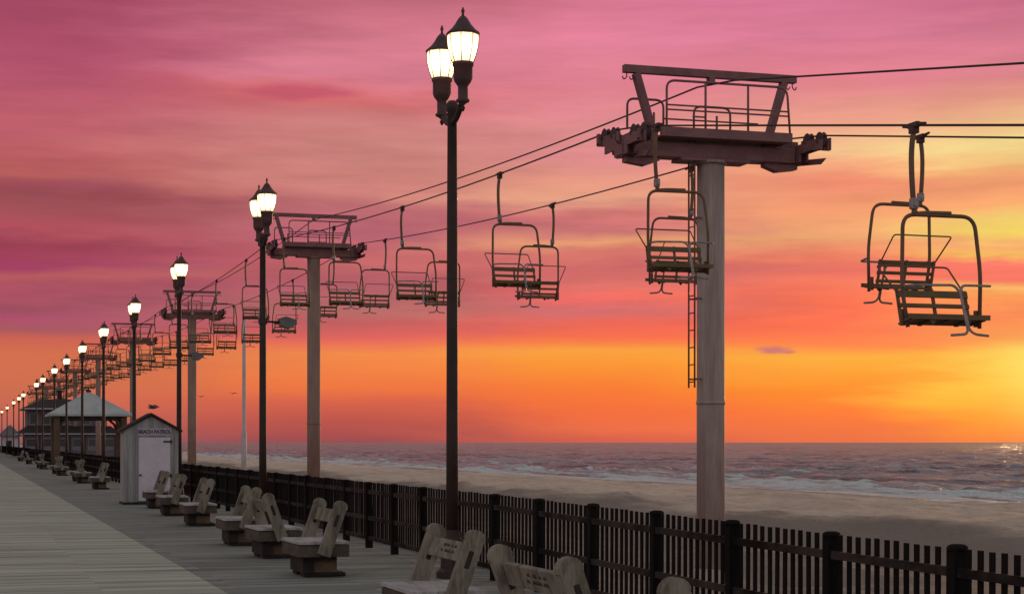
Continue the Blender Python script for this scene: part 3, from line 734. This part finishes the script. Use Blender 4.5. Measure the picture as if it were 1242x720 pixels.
for z in (1.72, .78): hg.box((.43, -.05, z), (.20, .014, .045)); hg.box((.54, -.05, z), (.04, .02, .09))
hg.build('hinge', M['dark_trim'], door)
kn = MB(); kn.lathe([(.02, 0), (.03, -.03), (.028, -.06), (.01, -.075)], (-.30, -.04, .80), 10, 'Y'); kn.build('door_knob', M['dark_trim'], door)
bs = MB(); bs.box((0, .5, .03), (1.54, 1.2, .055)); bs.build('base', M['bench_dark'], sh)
sg = MB(); sg.box((.09, -.03, 1.985), (.92, .03, .20), bevel=.004); sign = sg.build('sign_board', M['sign_board'], sh)
cu = bpy.data.curves.new('lettering', 'FONT'); cu.body = 'BEACH PATROL'; cu.size = .145; cu.align_x = 'CENTER'; cu.align_y = 'CENTER'; cu.extrude = .003; cu.offset = .004
tmp = bpy.data.objects.new('tmp_text', cu); C.objects.link(tmp); bpy.context.view_layer.update()
me = bpy.data.meshes.new_from_object(tmp.evaluated_get(bpy.context.evaluated_depsgraph_get())); bpy.data.objects.remove(tmp)
me.materials.clear(); me.materials.append(M['sign_ink']); me.name = 'lettering'
lt = bpy.data.objects.new('lettering', me); C.objects.link(lt); lt.parent = sign; lt.location = (.09, -.049, 1.985); lt.rotation_euler = (R(90), 0, 0); lt.scale = (.86, 1, 1)

# ------------------------------------------------------------------ gazebo, far buildings, pole
def pyramid(mb, cx, cy, hx, hy, z0, z1, th=.12):
    mb.poly([(cx-hx, cy-hy, z0-th), (cx+hx, cy-hy, z0-th), (cx+hx, cy+hy, z0-th), (cx-hx, cy+hy, z0-th)], (0, 0, th))
    v = [mb.bm.verts.new(q) for q in ((cx-hx, cy-hy, z0+.003), (cx+hx, cy-hy, z0+.003), (cx+hx, cy+hy, z0+.003), (cx-hx, cy+hy, z0+.003), (cx, cy, z1))]
    for a in range(4): mb.bm.faces.new((v[a], v[(a+1) % 4], v[4]))
    mb.bm.faces.new(v[3::-1])
GX = 7.85; GY = along(GX, 116)
gz = thing('gazebo', 'open gazebo with pale pyramid roof on brown posts, behind the white shed', 'gazebo', (GX, GY, 0))
mb = MB(); pyramid(mb, 0, 0, 2.65, 2.65, 3.50, 5.05); roof = mb.build('roof', M['shingle'], gz)
cp = MB(); cp.lathe([(.18, 4.98), (.20, 5.06), (.05, 5.14), (.02, 5.35)], n=8); cp.build('roof_cap', M['dark_trim'], roof)
for (x, y) in ((-2.1, -2.1), (2.1, -2.1), (-2.1, 2.1), (2.1, 2.1)):
    p_ = MB(); p_.box((x, y, 1.68), (.36, .36, 3.36), bevel=.02)
    for s in (-1, 1):
        if x*s < 0: p_.tube([(x+s*.15, y, 2.55), (x+s*.3, y, 2.9), (x+s*.75, y, 3.3)], .08, 6)
    p_.build('post', M['post_brown'], gz)
bm_ = MB()
for s in (-1, 1): bm_.box((0, s*2.1, 3.25), (3.84, .2, .22)); bm_.box((s*2.1, 0, 3.25), (.19, 3.84, .20))
bm_.build('roof_beam', M['dark_trim'], gz)
fl = MB(); fl.box((0, 0, -.2), (5.2, 5.2, .36)); fl.build('deck', M['walk_edge'], gz)

BX0, BY = 6.7, along(6.7, 204)
bd = thing('beach_pavilion', 'dark two storey beach building with pale eaves, behind the left side of the gazebo', 'building', (BX0, BY, 0))
mb = MB(); mb.box((5.2, 5, 1.2), (10.0, 9.6, 2.8)); mb.box((4.9, 5, 4.3), (9.0, 8.2, 2.5)); mb.build('wall', M['bldg_wall'], bd)
mb = MB()
mb.poly([(-.7, -.5, 2.62), (11, -.5, 2.62), (11, -.5, 2.72), (-.7, -.5, 2.72)], (0, 11, 0))
mb.poly([(-.3, -1.0, 5.5), (10, -1.0, 5.5), (10, -1.0, 5.62), (-.3, -1.0, 5.62)], (0, 12, 0))
eav = mb.build('eave', M['pale_trim'], bd)
mb = MB()
def hip(mb, x0, x1, y0, y1, z0, z1, ins):
    lo = [mb.bm.verts.new(q) for q in ((x0, y0, z0), (x1, y0, z0), (x1, y1, z0), (x0, y1, z0))]
    hi = [mb.bm.verts.new(q) for q in ((x0+ins, y0+ins, z1), (x1-ins, y0+ins, z1), (x1-ins, y1-ins, z1), (x0+ins, y1-ins, z1))]
    for a in range(4): mb.bm.faces.new((lo[a], lo[(a+1) % 4], hi[(a+1) % 4], hi[a]))
    mb.bm.faces.new(hi); mb.bm.faces.new(lo[::-1])
hip(mb, -.68, 10.98, -.48, 10.48, 2.723, 3.6, 1.15); hip(mb, -.28, 9.98, -.98, 10.98, 5.623, 6.7, 2.6)
mb.build('roof', M['dark_trim'], bd)
for k in range(6):
    x = .85+k*1.75
    f_ = MB(); f_.box((x, .17, 1.45), (1.35, .08, 1.5)); win = f_.build('window', M['bldg_panel'], bd)
    g_ = MB(); g_.box((x, .118, 1.65), (1.05, .02, .8)); g_.build('pane', M['pane'], win)
for k in range(6):
    x = 1.1+k*1.5
    f_ = MB(); f_.box((x, .86, 4.4), (1.1, .08, 1.5)); win = f_.build('window', M['bldg_panel'], bd)
    g_ = MB(); g_.box((x, .81, 4.4), (.7, .02, 1.1)); g_.build('pane', M['pane'], win)
for k in range(7):
    x = .05+k*1.7
    q_ = MB(); q_.box((x, -.3, 1.2), (.16, .16, 2.8)); q_.build('porch_post', M['dark_trim'], bd)
ch = MB(); ch.box((4.2, 4, 7.0), (.5, .5, 1.4)); ch.box((4.2, 4, 7.75), (.62, .62, .12)); ch.build('chimney', M['dark_trim'], bd)

HX = 7.6; HY = along(HX, 300)
ht = thing('beach_hut', 'small far hut with peaked roof left of the dark two storey building', 'hut', (HX, HY, 0))
mb = MB(); mb.box((0, 0, 1.2), (2.9, 2.6, 3.0)); mb.build('wall', M['pale_trim'], ht)
mb = MB(); pyramid(mb, 0, 0, 2.0, 2.0, 2.8, 4.7); mb.build('roof', M['bldg_wall'], ht)
mb = MB(); mb.box((-.2, -1.33, 1.0), (.9, .06, 2.0)); mb.build('door', M['dark_trim'], ht)

px, pd_ = 296, 110; PX = pd_*(px+45)*CT/F
o = MB().lathe([(.17, -1.6), (.17, 2.2), (.12, 2.3), (.105, 9.4), (.03, 9.5)], n=12).build('flag_pole', M['pale_pole'])
o.location = (PX, along(PX, pd_), 0); tag(o, 'slim pale bare pole standing on the beach left of the floodlit lamp', 'pole')

# gulls gliding low over the beach
def gull(px, py, d, span, yaw, label):
    X = d*(px+45)*CT/F; z = 1.7+(536-py)*d/F
    g_ = MB(); g_.lathe([(.02, -.24), (.06, -.14), (.085, 0), (.07, .12), (.05, .19), (.045, .23), (.012, .30)], n=8, axis='Y')
    h = span/2
    for s in (-1, 1):
        g_.poly([(s*.05, .10, .03), (s*h*.45, .13, .13), (s*h, -.04, .04), (s*h*.45, -.03, .12), (s*.05, -.09, .03)], (0, 0, .025))
    g_.poly([(-.04, -.20, 0), (.04, -.20, 0), (.09, -.38, .01), (-.09, -.38, .01)], (0, 0, .015))
    o = g_.build('gull', M['gull']); o.location = (X, along(X, d), z); o.rotation_euler = (0, 0, yaw)
    tag(o, label, 'bird')
gull(185.5, 494, 92, 1.1, R(55), 'small dark gull low above the peak of the white shed')
gull(282, 477, 240, 1.25, R(-15), 'tiny gliding gull between the pale pole and the third lift tower')
gull(243, 481, 260, 1.2, R(-20), 'tiny gliding gull just right of the third lift tower pole')

# ------------------------------------------------------------------ render settings
S.view_settings.view_transform = 'Standard'; S.view_settings.look = 'None'; S.view_settings.exposure = 0; S.view_settings.gamma = 1
S.render.resolution_x, S.render.resolution_y = 1024, 593
S.cycles.max_bounces = 6; S.cycles.caustics_reflective = False; S.cycles.caustics_refractive = False
